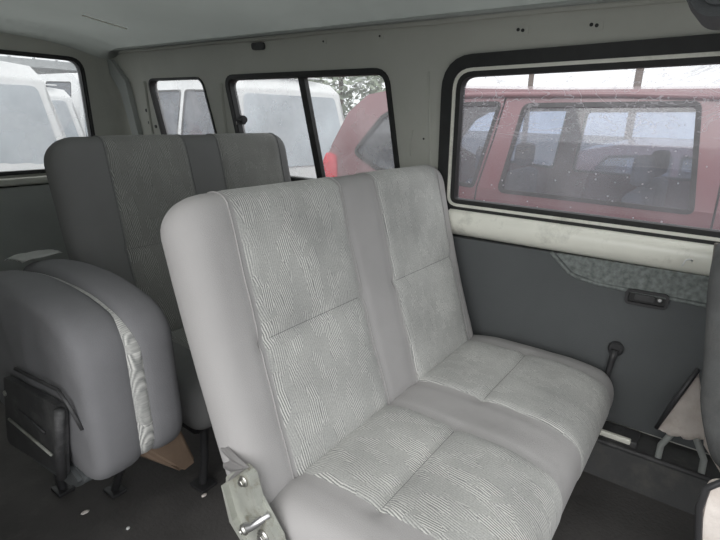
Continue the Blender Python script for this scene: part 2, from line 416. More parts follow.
# slider: middle bar and latch
bm = bmesh.new(); plate(bm, [(1.562, .89), (1.526, .89), (1.583, 1.366), (1.619, 1.366)], [], FR, .004, .030); obj('sliding_bar', bm, MT['rubber'], w2)
bm = bmesh.new(); c = FR(2.03, 1.165, -.002)
disc(bm, c, (-1, 0, -LEAN), .012, .02, 12)
tube(bm, [c+Vector((-.018, 0, 0)), c+Vector((-.022, -.03, .004)), c+Vector((-.024, -.055, .002))], [.008, .006, .017], 10)
box(bm, c.x-.012, c.x+.006, c.y-.028, c.y+.01, c.z-.022, c.z+.022, .004)
obj('latch', bm, MT['black'], w2, True, 40)

# rear wall with the tailgate window
RY = 3.20
def FB(x, z, t): return Vector((x, RY-.10*(z-.84)+t, z))
rw = rounded([(.30, .845), (.36, 1.475), (1.535, 1.475), (1.585, .845)], [.04, .10, .085, .04])
bm = bmesh.new(); plate(bm, [(.10, .80), (1.82, .80), (1.82, 1.60), (.10, 1.60)], [rw], FB, 0, .05)
box(bm, .10, 1.87, RY+.02, RY+.07, -.12, .80)
wall_b = struct(obj('wall_rear', bm, MT['body']))
w4 = window('window_4', rw, MT['glass'], .014, False, FB, rim=.006)
bm = bmesh.new()
plate(bm, rounded([(.24, .10), (.24, .775), (1.64, .775), (1.64, .10)], .03), [], FB, -.035, .012); 
d2 = struct(obj('door_2', bm, MT['trim2']))
bm = bmesh.new(); box(bm, .26, 1.62, RY-.045, RY+.0, .785, .825, .012); obj('sill_rail', bm, MT['body'], d2, True, 40)
# corner pillar rounding between rear and side wall
bm = bmesh.new()
secs = []
for z in [.0, .4, .8, .84, 1.0, 1.2, 1.4, 1.52]:
    zz = max(z, .84) ; xr = WX(zz); yb = RY-.10*(zz-.84)
    secs.append([Vector((xr-.09*(1-math.sin(a)), yb-.09*(1-math.cos(a)), z)) for a in [PI/2*k/6 for k in range(7)]])
loft(bm, secs); struct(obj('wall_corner', bm, MT['body'], None, True)).name = 'trim_5'

# unseen left wall behind the open sliding door, windowless to keep the rear dim
LX = .06
def FL(y, z, t): return Vector((LX+LEAN*(z-.84)*.6-t, y, z))
lw = rounded([(1.60, .90), (1.60, 1.35), (2.95, 1.35), (2.95, .90)], .06)
bm = bmesh.new(); plate(bm, [(1.0, .0), (3.25, .0), (3.25, 1.53), (1.0, 1.53)], [], FL, 0, .05)
wall_l = struct(obj('wall_left', bm, MT['body']))

# roof
def roofz(x):
    q = (x-.93)/.80; return 1.615-.105*abs(q)**3.2
bm = bmesh.new(); secs = []
ys = [-1.3+4.45*k/40 for k in range(41)]+[3.17, 3.185]
for y in ys:
    dz = 0 if y < 2.9 else .085*((y-2.9)/.29)**2.2
    row = []
    for k in range(33):
        x = .14+1.58*k/32
        row.append(Vector((x, y, roofz(x)-dz+.002*noise.noise(Vector((x*3, y*2, 0))))))
    secs.append(row)
loft(bm, secs)
r = bmesh.ops.solidify(bm, geom=bm.faces[:], thickness=-.035)
bmesh.ops.recalc_face_normals(bm, faces=bm.faces)
ceiling = struct(obj('ceiling', bm, MT['head'], None, True, 40))
bm = bmesh.new()
tube(bm, [(1.693, -1.2+4.3*k/20, 1.522+.002*math.sin(k*1.7)) for k in range(21)], .011, 8)
obj('roof_bead', bm, MT['body'], struct(obj('trim_1', (lambda b: (box(b, 1.655, 1.70, -1.2, 3.1, 1.524, 1.535, .004), b)[1])(bmesh.new()), MT['head'], None, True, 40)), True)
# pale scratch on the headliner, laid on as a thin bead
bm = bmesh.new()
tube(bm, [(1.26+.22*k/6, 2.51+.02*k/6+.015*math.sin(k/6*PI), roofz(1.26+.22*k/6)-.002) for k in range(7)], .0035, 6); obj('scuff_bead', bm, MT['rail'], ceiling, True)
# overhead duct cover, dark and rounded, at the front edge
ocap = bmesh.new()
prism(ocap, rounded([(.105, 1.62), (.123, 1.41), (.085, 1.365), (-.20, 1.345), (-.42, 1.42), (-.45, 1.62)], .04), 1.02, 1.20, .015)
oc = obj('overhead_duct', ocap, MT['trim'], ceiling, True, 40)

# floor
bm = bmesh.new(); box(bm, .02, 1.84, -1.3, 3.22, -.05, 0)
for v in bm.verts: pass
floor = struct(obj('floor', bm, MT['floor']))
bm = bmesh.new()
plate(bm, [(-1.2, 0), (-1.2, .15), (.72, .14), (.76, 0)], [], lambda a, b, t: Vector((t, a, b)), 1.69, 1.835)
bb = struct(obj('baseboard_right', bm, MT['ledge']))
bm = bmesh.new(); tube(bm, [(1.694, .70, .138), (1.694, .2, .141), (1.694, -1.1, .146)], .009, 8); obj('edge_bead', bm, MT['blackdusty'], bb, True)
bm = bmesh.new(); box(bm, 1.715, 1.80, .07, .34, .135, .165, .008); obj('step_box', bm, MT['blackdusty'], bb, True, 40)
bm = bmesh.new(); box(bm, 1.712, 1.728, .09, .30, .150, .170, .005); obj('scuff_strip', bm, MT['rail'], bb, True, 40)
# wheel arch under the rear bench and side trim at the back
bm = bmesh.new()
prism(bm, rounded([(1.35, 0), (1.45, .26), (1.75, .34), (2.1, .26), (2.2, 0)], .06), 1.50, 1.835, .02)
struct(obj('trim_2', bm, MT['trim'], None, True, 40))
bm = bmesh.new(); box(bm, 1.79, 1.835, .95, 3.12, .02, .80, .02); struct(obj('trim_3', bm, MT['trim'], None, True, 40))

# sliding door trim panel on the right
def FD(y, z, t): return Vector((1.80+t+.02*max(0, (.30-z)/.3), y, z))
bm = bmesh.new()
plate(bm, rounded([(.88, .745), (-1.0, .770), (-1.0, .175), (.88, .165)], .02), [], FD, -.012, .034)
door = struct(obj('door_1', bm, MT['trim']))
ins = rounded([(.435, .748), (.37, .692), (.29, .676), (-.90, .672), (-.90, .772), (.43, .752)], [.01, .03, .03, .02, .01, .01])
bm = bmesh.new(); plate(bm, ins, [], FD, -.016, .0); obj('fabric_insert', bm, MT['trimin'], door)
bm = bmesh.new()
pts = [(.455, .752), (.44, .737), (.385, .690), (.355, .678), (.29, .669), (.1, .667), (-.1, .666), (-.9, .664)]
tube(bm, [FD(y, z, -.013) for y, z in pts], .0065, 8); obj('moulded_lip', bm, MT['trimin'], door, True)
bez = rounded([(.197, .624), (.197, .676), (.073, .680), (.073, .628)], .016)
bm = bmesh.new(); plate(bm, bez, [inset(bez, .009)], FD, -.026, 0); hb = obj('handle_bezel', bm, MT['black'], door)
bm = bmesh.new(); plate(bm, inset(bez, .008), [], FD, -.015, 0); obj('handle_cup', bm, MT['rubber'], hb)
bm = bmesh.new(); plate(bm, rounded([(.170, .643), (.170, .663), (.112, .665), (.112, .645)], .006), [], FD, -.024, -.012); obj('handle', bm, MT['blackdusty'], hb)
bm = bmesh.new(); disc(bm, FD(.098, .656, -.014), (-1, 0, 0), .008, .010, 14, .003); obj('lock_knob', bm, MT['chrome'], hb, True, 40)
bm = bmesh.new(); disc(bm, FD(.195, .455, -.012), (-1, 0, 0), .025, .016, 24, .006); lv = obj('winder_boss', bm, MT['black'], door, True, 40)
bm = bmesh.new(); tube(bm, [FD(.195, .455, -.030), FD(.198, .42, -.034), FD(.203, .36, -.036), FD(.205, .335, -.040)], [.013, .011, .009, .012], 10); obj('winder_arm', bm, MT['black'], lv, True)
# pale painted rail under the big window, highlight put into its colour
bm = bmesh.new(); secs = []
prof = [(1.815, .862), (1.795, .860), (1.772, .853), (1.757, .838), (1.752, .815), (1.757, .790), (1.775, .768), (1.80, .755), (1.815, .752)]
for k in range(31):
    y = .86-1.84*k/30; secs.append([Vector((x, y, z)) for x, z in prof])
rows = loft(bm, secs, True); bm.faces.new(rows[0]); bm.faces.new(rows[-1][::-1]); bmesh.ops.recalc_face_normals(bm, faces=bm.faces)
obj('sill_rail', bm, MT['rail'], door, True, 50)

# ================================================================== BENCH SEATS
def bench(label, origin, ax0, ax1, mplain, mpat, seams, top, pitch, cy, cush, T=.065, flare=.05, matseam='seam', cext=.012):
    """origin = (y,z) of the crease; seams = (left, centre 1, centre 2, right) positions across; cush=(front y, thickness)"""
    oy, oz = origin
    t = thing('bench_seat', label, 'seat', ((ax0+ax1)/2, oy-.2, 0), 'upholstered bench seats')
    P = lambda o: rel(o, t)
    L, c1, c2, Rr = seams
    ey, ez = math.sin(pitch), math.cos(pitch)
    def FBk(a, b, tt):
        q = tt-T; lean = .012*math.sin(b*4)
        a2 = a+.022*math.exp(-((a-seams[0])/.09)**2)*(b/.64-.35)
        return Vector((a2+(a-ax0)*flare*b/.64, oy+b*ey-q*ez+lean, oz+b*ez+q*ey))
    bk = Cushion(ax0, ax1, -.085, top, T, .085, .062, FBk, p=2.3, amarks=(L, c1, c2, Rr), bmarks=(.315,), bulge=.006, wr=.004, seed=oy*3,
                 grooves=[(L, -9, 9, .004), (c1, -9, 9, .005), (c2, -9, 9, .005), (Rr, -9, 9, .004)], bgrooves=[(.315, L, c1, .009), (.315, c2, Rr, .009)])
    o = P(bk.base('backrest', mplain))
    wrap = lambda b, b2: b > top-.10
    for a, b in ((L, c1), (c2, Rr)):
        bk.panel('patterned_panel', mpat, o, a, b, back_b=wrap)
    for a, b in ((L, c1), (c2, Rr)):
        bm = bmesh.new(); bk.seam_b(bm, .315, a+.006, b-.006, .0018, .0015); obj('cross_seam', bm, MT[matseam], o, True)
    for a in (L, c1, c2, Rr):
        bm = bmesh.new(); bk.seam_a(bm, a, -.05, top, .0022, .0015); obj('piping', bm, mplain, o, True)
    fy, th = cush; z = oz; hT = th/2
    def FC(a, b, tt):
        # b runs from the crease (0) to the front edge; the front lip rolls down
        d = oy+.075-b
        s = max(0, (b-.40)/.15)
        return Vector((a, d, z-hT+tt-.018*s*s-.030*math.exp(-(b/.10)**2)))
    depth = oy+.075-fy
    cs = Cushion(ax0+.01, ax1+cext, 0, depth, hT, .062, .055, FC, p=2.3, amarks=(L+.015, c1, c2, Rr), bmarks=(.30,), bulge=.010, wr=.004, seed=oy*5+2,
                 grooves=[(L+.015, -9, 9, .004), (c1, -9, 9, .005), (c2, -9, 9, .005), (Rr, -9, 9, .004)], bgrooves=[(.30, L, c1, .010), (.30, c2, Rr, .010)])
    o = P(cs.base('seat', mplain))
    wrapf = lambda b, b2: b > depth-.09
    for a, b in ((L+.015, c1), (c2, Rr)):
        cs.panel('patterned_panel', mpat, o, a, b, back_b=wrapf)
    for a, b in ((L+.015, c1), (c2, Rr)):
        bm = bmesh.new(); cs.seam_b(bm, .30, a+.006, b-.006, .0018, .0015); obj('cross_seam', bm, MT[matseam], o, True)
    # underframe and legs
    zb = z-th-.004
    bm = bmesh.new()
    for y in (fy+.07, oy-.02): tube(bm, [(ax0+.06, y, zb-.015), (ax1-.06, y, zb-.015)], .015, 10)
    for x in (ax0+.06, ax1-.06): tube(bm, [(x, fy+.07, zb-.015), (x, oy-.02, zb-.015)], .015, 10)
    P(obj('seat_frame', bm, MT['black'], None, True, 50))
    for x in (ax0+.10, ax1-.14):
        for y, dy in ((fy+.09, .03), (oy-.04, -.02)):
            bm = bmesh.new(); tube(bm, [(x, y, zb-.015), (x, y+dy*.3, zb*.5), (x, y+dy, .012)], .014, 10); box(bm, x-.03, x+.03, y+dy-.035, y+dy+.035, 0, .012, .003)
            P(obj('leg', bm, MT['black'], None, True, 50))
    return t, P

front, PF = bench('pale grey patterned bench seat nearest the camera, exposed metal hinge at its left end', (.68, .40), .585, 1.738,
                  MT['plain'], MT['pat'], (.698, 1.095, 1.26, 1.655), .675, math.radians(18.5), 0, (.165, .145), cext=.030)
backb, PB = bench('darker charcoal patterned bench seat behind the pale one, below the small rear windows', (1.545, .43), .716, 1.766,
                  MT['plain2'], MT['pat2'], (.868, 1.20, 1.35, 1.69), .72, math.radians(15.5), 0, (1.10, .15), flare=.015)

# hinge on the left end of the front bench
bm = bmesh.new()
prism(bm, rounded([(.792, .405), (.716, .478), (.690, .470), (.675, .42), (.612, .35), (.60, .26), (.69, .235), (.755, .275), (.768, .32)], .012), .569, .5745)
h = PF(obj('hinge_plate', bm, MT['metal']))
bm = bmesh.new(); prism(bm, rounded([(.700, .478), (.689, .470), (.668, .405), (.600, .335), (.592, .24), (.604, .24), (.614, .330), (.682, .400)], .005), .552, .572); obj('hinge_flange', bm, MT['metal'], h)
bm = bmesh.new(); prism(bm, rounded([(.790, .395), (.783, .392), (.757, .315), (.70, .262), (.705, .250), (.768, .305)], .004), .554, .571); obj('hinge_flange', bm, MT['metal'], h)
bm = bmesh.new(); prism(bm, rounded([(.735, .335), (.665, .365), (.632, .320), (.640, .25), (.72, .255)], .02), .562, .570); obj('latch_plate', bm, MT['metal'], h)
bm = bmesh.new(); disc(bm, (.570, .728, .428), (-1, 0, 0), .013, .006, 20, .002); disc(bm, (.564, .728, .428), (-1, 0, 0), .008, .007, 6, .001); obj('bolt', bm, MT['bolt'], h, True, 30)
bm = bmesh.new(); disc(bm, (.563, .664, .322), (-1, 0, 0), .017, .007, 20, .003); disc(bm, (.556, .664, .322), (-1, 0, 0), .010, .006, 6, .001); obj('bolt', bm, MT['bolt'], h, True, 30)
bm = bmesh.new(); tube(bm, [(.566, .650, .385), (.550, .656, .380), (.540, .672, .362), (.536, .690, .350)], [.008, .009, .0085, .012], 12); lev = obj('release_lever', bm, MT['chrome'], h, True, 50)
bm = bmesh.new(); disc(bm, (.533, .688, .351), (-1, .5, -.5), .0125, .008, 18, .003); disc(bm, (.526, .692, .347), (-1, .5, -.5), .006, .003, 12); obj('lever_tip', bm, MT['bolt'], lev, True, 40)
bm = bmesh.new(); prism(bm, rounded([(.76, .30), (.62, .33), (.60, .20), (.66, .16), (.74, .20)], .02), .5750, .590); obj('hinge_base', bm, MT['metal'], h)
h.location = Vector((.010, -.012, .010))
# gathered corner of the cover above the hinge
bm = bmesh.new()
g = []
for k in range(25):
    q = k/24; e0 = Vector((.582, .802-.012*q, .500-.112*q)); ap = Vector((.577, .690+.016*q, .490-.014*q))
    row = []
    for j in range(9):
        f = j/8; p = e0.lerp(ap, f); p.x += -.004+.0045*math.cos(q*PI*5)*(1-f*.7)+.012*(1-f)**3; row.append(p)
    g.append(row)
loft(bm, g); bmesh.ops.solidify(bm, geom=bm.faces[:], thickness=.003); PF(obj('gathered_corner', bm, MT['plain'], None, True))

# ================================================================== FOLDED SIDE SEAT
fs = thing('folding_seat', 'mid grey folded aisle seat at the left, black hinge plate on its side', 'seat', (.58, 1.35, 0), 'upholstered bench seats')
del fs['group']
Pf = lambda o: rel(o, fs)
def FS(xc, dz=0., tilt=0.):
    def F(a, b, t):
        u_ = max(0, (b-.45)/.35); k = max(0, 1.32-a)/.28
        k2 = max(0, a-1.40)/.30
        return Vector((xc+t, a+.02*u_, b-(.055*k**1.9+.045*k2**1.5+.012)*u_))
    return F
s1 = Cushion(1.045, 1.72, .318, .782, .062, .085, .05, FS(.490), p=3.4, amarks=(1.12,), bulge=.008, wr=.007, seed=9)
o1 = Pf(s1.base('backrest', MT['plain3']))
s2 = Cushion(1.03, 1.70, .335, .795, .054, .085, .045, FS(.606), p=2.8, amarks=(), bulge=.006, wr=.005, seed=14)
o2 = Pf(s2.base('seat', MT['plain3']))
# patterned facing between the two slabs, showing along the front edge
s3 = Cushion(1.036, 1.66, .345, .768, .022, .075, .018, FS(.554), p=2.2, bulge=.0, wr=.002, seed=14)
bm_ = s3.base('patterned_facing', MT['pat'], None); bm_.parent = o2
bm = bmesh.new()
pl = rounded([(1.66, .395), (1.23, .505), (1.255, .255), (1.70, .155)], .02)
pl = rounded([(1.47, .505), (1.125, .545), (1.185, .325), (1.56, .255)], .022)
def FP(y, z, t): return Vector((.400+t, y, z))
plate(bm, pl, [], FP, 0, .016); hp = Pf(obj('hinge_plate', bm, MT['blackdusty']))
bm = bmesh.new(); tube(bm, [FP(1.128, .540, -.002), FP(1.16, .43, -.004), FP(1.187, .325, -.002)], .012, 8); obj('hinge_edge', bm, MT['blackdusty'], hp, True)
bm = bmesh.new(); tube(bm, [FP(1.49, .365, -.002), FP(1.22, .375, -.004)], .004, 6); obj('wear_ridge', bm, MT['metal'], hp, True)
bm = bmesh.new(); tube(bm, [FP(1.40, .430, -.001), FP(1.24, .430, -.003)], .003, 6); obj('wear_ridge', bm, MT['blackdusty'], hp, True)
bm = bmesh.new(); disc(bm, FP(1.48, .45, 0), (-1, 0, 0), .008, .005, 12, .002); obj('bolt', bm, MT['bolt'], hp, True, 40)
bm = bmesh.new(); tube(bm, [FP(1.40, .548, .010), FP(1.15, .578, .010), FP(1.115, .555, .012), FP(1.09, .49, .024)], .0045, 8); obj('pivot_bar', bm, MT['blackdusty'], hp, True)
bm = bmesh.new(); prism(bm, rounded([(1.46, .285), (1.20, .345), (1.13, .315), (1.20, .265), (1.44, .23)], .02), .42, .49, .01); Pf(obj('foot_cover', bm, MT['trim'], None, True, 40))
for y in (1.56,):
    bm = bmesh.new(); tube(bm, [(.50, y, .27), (.51, y, .12), (.52, y, .01)], .014, 10); box(bm, .495, .545, y-.03, y+.03, 0, .012, .003); Pf(obj('leg', bm, MT['black'], None, True, 50))
# brown wedge shaped bracket below
bm = bmesh.new()
v = [bm.verts.new(p) for p in [(.53, 1.06, .40), (.645, 1.06, .41), (.690, 1.055, .250), (.645, 1.05, .248), (.54, 1.07, .36), (.55, 1.24, .30), (.67, 1.22, .36), (.685, 1.20, .25)]]
bmesh.ops.convex_hull(bm, input=bm.verts)
bmesh.ops.bevel(bm, geom=bm.edges[:], offset=.006, segments=2, affect='EDGES')
br = Pf(obj('bracket_cover', bm, MT['brown'], None, True, 35)); 
bm = bmesh.new(); tube(bm, [(.62, 1.26, .30), (.62, 1.36, .12), (.62, 1.42, .01)], .012, 10); box(bm, .595, .645, 1.39, 1.45, 0, .012, .003); Pf(obj('leg', bm, MT['black'], None, True, 50))
# white cloth over its back corner
bm = bmesh.new(); secs = []
for i in range(15):
    y = 1.60+.15*i/14
    zt = .777-.0*(i) - (.0 if y < 1.6 else .9*(y-1.6)**2)
    secs.append([Vector((x, y, zt+(-.9*(abs(x-.606)-.03)**2*8 if abs(x-.606) > .03 else 0)+.003*math.sin(i*1.9+x*40))) for x in [.540+.115*k/10 for k in range(11)]])
loft(bm, secs); bmesh.ops.solidify(bm, geom=bm.faces[:], thickness=.003)
tag(obj('cloth', bm, MT['white'], None, True), 'small white cloth lying over the top rear corner of the folded seat', 'cloth')

# litter on the floor
for (x, y, w_, l_, seed, lab, mm) in ((.515, 1.404, .011, .007, 1, 'pale scrap of litter on the dark floor beneath the hinge plate', 'beige'), (.562, 1.241, .006, .005, 2, 'tiny white crumb on the floor below the folded seat, nearest the camera', 'white'),
        (.785, 1.175, .009, .006, 4, 'small grey crumb on the floor beyond the brown bracket tip', 'beige')):
    bm = bmesh.new(); bmesh.ops.create_icosphere(bm, subdivisions=2, radius=1)
    for v in bm.verts:
        q = 1+.5*noise.noise(v.co*1.7+Vector((seed*7, 0, 0))); v.co = Vector((x+v.co.x*w_*q, y+v.co.y*l_*q, .0045+v.co.z*.0045))
    tag(obj('litter_scrap', bm, MT[mm], None, True), lab, 'litter')

# ================================================================== FRONT ROW SEAT AT THE RIGHT EDGE
ts = thing('bench_seat', 'dark seat at the right edge of the photo, beige lining torn from its back', 'seat', (1.45, -.3, 0))
Pt = lambda o: rel(o, ts)
def FT(a, b, t):
    y = -.006-.13*max(0, (.88-b))*1.0 - .5*max(0, .55-b)**1.5
    return Vector((a, y-.055+t, b))
tb = Cushion(1.36, 1.70, .36, .905, .052, .06, .035, FT, p=2.5, bulge=.0, wr=.003, seed=21)
Pt(tb.base('backrest', MT['dusk']))
bm = bmesh.new(); tube(bm, [FT(1.695, .88, .045), FT(1.70, .78, .05), FT(1.695, .65, .05), FT(1.69, .45, .04)], .010, 8); e = Pt(obj('edge_piping', bm, MT['pipe'], None, True))
bm = bmesh.new(); tube(bm, [(1.712, .035, .815), (1.70, .042, .822), (1.69, .052, .818), (1.688, .056, .80)], .0025, 6); Pt(obj('loose_thread', bm, MT['white'], None, True))
# torn flap: a sheet of beige lining hanging behind the backrest
A = Vector((1.62, -.042, .518)); B = Vector((1.62, .024, .294)); D = Vector((1.60, -.100, .325)); Ee = Vector((1.56, -.155, .25))
bm = bmesh.new(); secs = []
for i in range(17):
    q = i/16; top_ = B.lerp(A, q); bot = B.lerp(D, q)+Vector((0, 0, .004*math.sin(q*17)+.002*math.sin(q*41)-.012*math.sin(q*PI)))
    secs.append([top_.lerp(bot, k/8)+Vector((.012*math.sin(k/8*PI)*q+.004*noise.noise(Vector((i*.4, k*.5, 1))), 0, 0)) for k in range(9)])
loft(bm, secs)
rib = [[D.lerp(Ee, q)+Vector((0, .008*(1-q)+.004*s_, .020*(1-.6*q)*s_)) for s_ in (-1, 0, 1)] for q in [k/8 for k in range(9)]]
loft(bm, rib)
bmesh.ops.solidify(bm, geom=bm.faces[:], thickness=.005)
fl = Pt(obj('torn_lining', bm, MT['beige'], None, True))
bm = bmesh.new(); tube(bm, [B+Vector((0, .003, .004)), B.lerp(A, .5)+Vector((0, .004, .005)), A+Vector((0, .002, .006))], [.006, .008, .007], 8); obj('frayed_piping', bm, MT['black'], fl, True)
# its cushion and legs
def FTC(a, b, t): return Vector((a, b, .33+t))
tc_ = Cushion(1.14, 1.68, -.66, -.155, .055, .06, .045, FTC, p=2.3, bulge=.004, wr=.003, seed=3)
Pt(tc_.base('seat', MT['plain2']))
for x in (1.22, 1.60):
    for y, dy in ((-.30, .0), (-.55, .0)):
        bm = bmesh.new(); tube(bm, [(x, y+dy*.3+.02, .30), (x, y+dy*.8, .12), (x, y+dy, .008)], .013, 10); Pt(obj('leg', bm, MT['trim'] if x < 1.5 else MT['blackdusty'], None, True, 50))
for P0, P1 in (((1.66, -.02, .285), (1.70, .005, .20)), ((1.66, -.078, .285), (1.70, -.112, .20))):
    bm = bmesh.new(); tube(bm, [P0, P1, (P1[0]+.01, P1[1]*1.03, .145)], .010, 10); Pt(obj('leg', bm, MT['trim2'], None, True, 50))
# torn side bolster: beige inside a dark piped edge, low and close
bm = bmesh.new()
pr = rounded([(-.084, .540), (-.089, .44), (-.112, .32), (-.13, .02), (-.50, .02), (-.50, .50), (-.30, .555)], .03)
prism(bm, pr, 1.06, 1.078, .005); sb = Pt(obj('side_lining', bm, MT['beige'], None, True, 40))
bm = bmesh.new(); tube(bm, [(1.057, y, z) for y, z in [(-.30, .557), (-.17, .555), (-.105, .544), (-.086, .52), (-.083, .47), (-.091, .42), (-.110, .32), (-.122, .16), (-.13, .03)]], .007, 8); obj('edge_piping', bm, MT['black'], sb, True)

# ================================================================== OUTSIDE
GZ = -.50
bm = bmesh.new(); bmesh.ops.create_grid(bm, x_segments=2, y_segments=2, size=60)
for v in bm.verts: v.co += Vector((10, 10, GZ))
struct(obj('ground', bm, MT['asphalt']))

def wheel(parent, P, c, r=.31, w=.2, ax=(1, 0, 0)):
    ax = Vector(ax); bm = bmesh.new(); disc(bm, Vector(c)-ax*w/2, ax, r, w, 28, .03); o = P(obj('wheel', bm, MT['tyre'], None, True, 40))
    bm = bmesh.new(); disc(bm, Vector(c)-ax*(w/2+.006), ax, r*.62, w+.012, 20, .02); obj('hub', bm, MT['chrome'], o, True, 40); return o

def car(name, label, cat, loc, yaw, W, prof, belt, lean, paint, wins, gmat, ends=(), wheels=(.8, 3.6), group=None, glass_off=.012, seats=(), inner=True, wr=.32):
    """prof: closed side outline (l along the car from the rear, z). wins: list of window outlines on the sides.
    ends: list of (l0,z0,l1,z1,inset) bands laid across the body as glass / lamps."""
    t = thing(name, label, cat, loc, group)
    Rm = Matrix.Translation(Vector(loc)) @ Matrix.Rotation(yaw, 4, 'Z')
    def P(o): return rel(o, t)
    hw = W/2
    def half(z): return hw-max(0, z-belt)*lean-max(0, .45-z)*.10
    out = rounded(prof, .06, 4) if not isinstance(prof, dict) else prof['pts']
    for nm, s in (('side_panel', -1), ('side_panel', 1)):
        bm = bmesh.new(); F = lambda a, b, tt, s=s: Rm @ Vector((s*(half(b)-tt), a, b))
        plate(bm, out, wins, F, 0, .03); sp = P(obj(nm, bm, paint))
        for w in wins:
            bm = bmesh.new(); plate(bm, inset(w, -.006), [inset(w, .018)], F, -.004, .01); obj('window_seal', bm, MT['rubber'], sp)
            bm = bmesh.new(); plate(bm, inset(w, .004), [], F, .012, None); obj('side_window', bm, gmat, sp)
    # skin across
    bm = bmesh.new(); n = len(out); K = 10; rows = []
    zmax = max(z for _, z in out)
    for (l, z) in out+[out[0]]:
        row = []
        for k in range(K+1):
            q = -1+2*k/K; cam_ = .05*(1-q*q) if z > zmax-.25 else 0
            row.append(Rm @ Vector((q*(half(z)-.004), l, z+cam_*min(1, (z-zmax+.25)/.25))))
        rows.append(row)
    loft(bm, rows); bmesh.ops.remove_doubles(bm, verts=bm.verts, dist=1e-5)
    bmesh.ops.recalc_face_normals(bm, faces=bm.faces)
    # leave real openings where the end glass goes
    P(obj('body_shell', bm, paint, None, True, 35))
    for nm, m, (l0, z0), (l1, z1), x0, x1, off in ends:
        bm = bmesh.new(); a = Vector((0, l0, z0)); b = Vector((0, l1, z1)); d = (b-a).normalized(); nn = Vector((0, -d.z, d.y))
        if nn.y*( (l0+l1)/2-sum(l for l, _ in out)/n) < 0: nn = -nn
        Ln = (b-a).length
        h0, h1 = half(z0), half(z1)
        cor = rounded([(x0*h0, 0), (x1*h0, 0), (x1*h1, Ln), (x0*h1, Ln)], min(.07, Ln*.3))
        plate(bm, cor, [], lambda u_, v_, t_: Rm @ (Vector((u_, 0, 0))+a+d*v_+nn*t_), off, off-.03)
        P(obj(nm, bm, m))
    for l in wheels:
        for s in (-1, 1): wheel(t, P, Rm @ Vector((s*(hw-.14), l, wr)), wr, .2, Rm.to_3x3() @ Vector((1, 0, 0)))
    for (l, s) in seats:
        bm = bmesh.new()
        box(bm, s*.38-.24, s*.38+.24, l-.06, l+.06, .75, 1.32, .05); box(bm, s*.38-.24, s*.38+.24, l+.06, l+.52, .62, .78, .05); box(bm, s*.38-.12, s*.38+.12, l-.05, l+.05, 1.35, 1.52, .04)
        bmesh.ops.transform(bm, matrix=Rm, verts=bm.verts); P(obj('seat', bm, MT['carin'], None, True, 40))
    return t, P, Rm

# maroon minivan parked alongside; built rear towards +y, so its length axis is turned by pi
MX = 2.86; MW = 1.70; REAR = 2.50
def my(y): return REAR-y                  # our y -> length from the rear
def mz(z): return z-GZ
# the near side leans in: points measured on the plane x = 2.86 + .18*(z-.80)
mprof = [(0.02, .45), (.0, .80), (.02, 1.20), (.12, 1.50), (.23, 1.72), (.38, 1.84), (.66, 1.885), (1.1, 1.875), (1.6, 1.862), (2.6, 1.86), (3.1, 1.80), (3.75, 1.35), (4.35, 1.22), (4.50, .95), (4.50, .40), (4.3, .28), (.2, .28)]
qwin = rounded([(.315, 1.45), (.52, 1.70), (.66, 1.775), (1.350, 1.795), (1.265, 1.30), (.55, 1.345)], [.05, .08, .05, .03, .03, .06])
swin = rounded([(1.485, 1.785), (2.33, 1.80), (2.40, 1.285), (1.42, 1.29)], [.05, .04, .03, .04])
fwin = rounded([(2.56, 1.79), (2.92, 1.77), (3.55, 1.38), (3.50, 1.285), (2.54, 1.285)], [.03, .08, .05, .03, .03])
mv, PM, RM = car('minivan', 'maroon minivan parked alongside the large right hand window, interior visible through its glass', 'car', (MX+MW/2, REAR, GZ), PI, MW, mprof, 1.30, .20,
    MT['maroon'], [qwin, swin, fwin], MT['glasscar'],
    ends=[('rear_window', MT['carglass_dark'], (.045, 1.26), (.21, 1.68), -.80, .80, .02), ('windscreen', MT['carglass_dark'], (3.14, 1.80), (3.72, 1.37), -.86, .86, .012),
          ('number_plate', MT['lamp'], (.0, .72), (.0, .84), -.25, .25, .02)],
    wheels=(.75, 3.55), seats=((1.15, -1), (1.15, 1), (2.10, -1), (2.10, 1), (2.95, 1), (2.95, -1)))
for s in (-1, 1):
    bm = bmesh.new()
    pts = rounded([(-.012, .92), (-.005, 1.20), (.085, 1.44), (.17, 1.42), (.24, 1.05), (.18, .92)], .03)
    hwm = lambda z: MW/2-max(0, z-1.30)*.20-max(0, .45-z)*.10
    plate(bm, pts, [], lambda a, b, t_: RM @ Vector((s*(hwm(b)+.012-t_), a, b)), 0, .16)
    PM(obj('tail_lamp', bm, MT['redlamp'], None, True, 40))
    # door shut lines, belt moulding, roof rail
    for pts in ([(1.375, 1.84), (1.34, 1.60), (1.285, 1.30), (1.26, .9), (1.22, .40)], [(2.475, 1.83), (2.485, 1.30), (2.49, .36)]):
        bm = bmesh.new(); tube(bm, [RM @ Vector((s*(hwm(z)+.000), a, z)) for a, z in pts], .005, 6)
        PM(obj('door_gap', bm, MT['rubber'], None, True))
    bm = bmesh.new(); tube(bm, [RM @ Vector((s*(hwm(1.82)+.010), a, z)) for a, z in [(.60, 1.815), (1.2, 1.835), (2.0, 1.835), (2.8, 1.81)]], .016, 8); PM(obj('roof_gutter', bm, MT['maroon'], None, True))
    bm = bmesh.new(); box(bm, -.02, .02, 2.33, 2.44, 1.10, 1.15, .01)
    for v in bm.verts: v.co = RM @ Vector((s*(hwm(1.1)+.02)+v.co.x, v.co.y-.95, v.co.z-.02))
    PM(obj('door_handle', bm, MT['maroon'], None, True, 40))

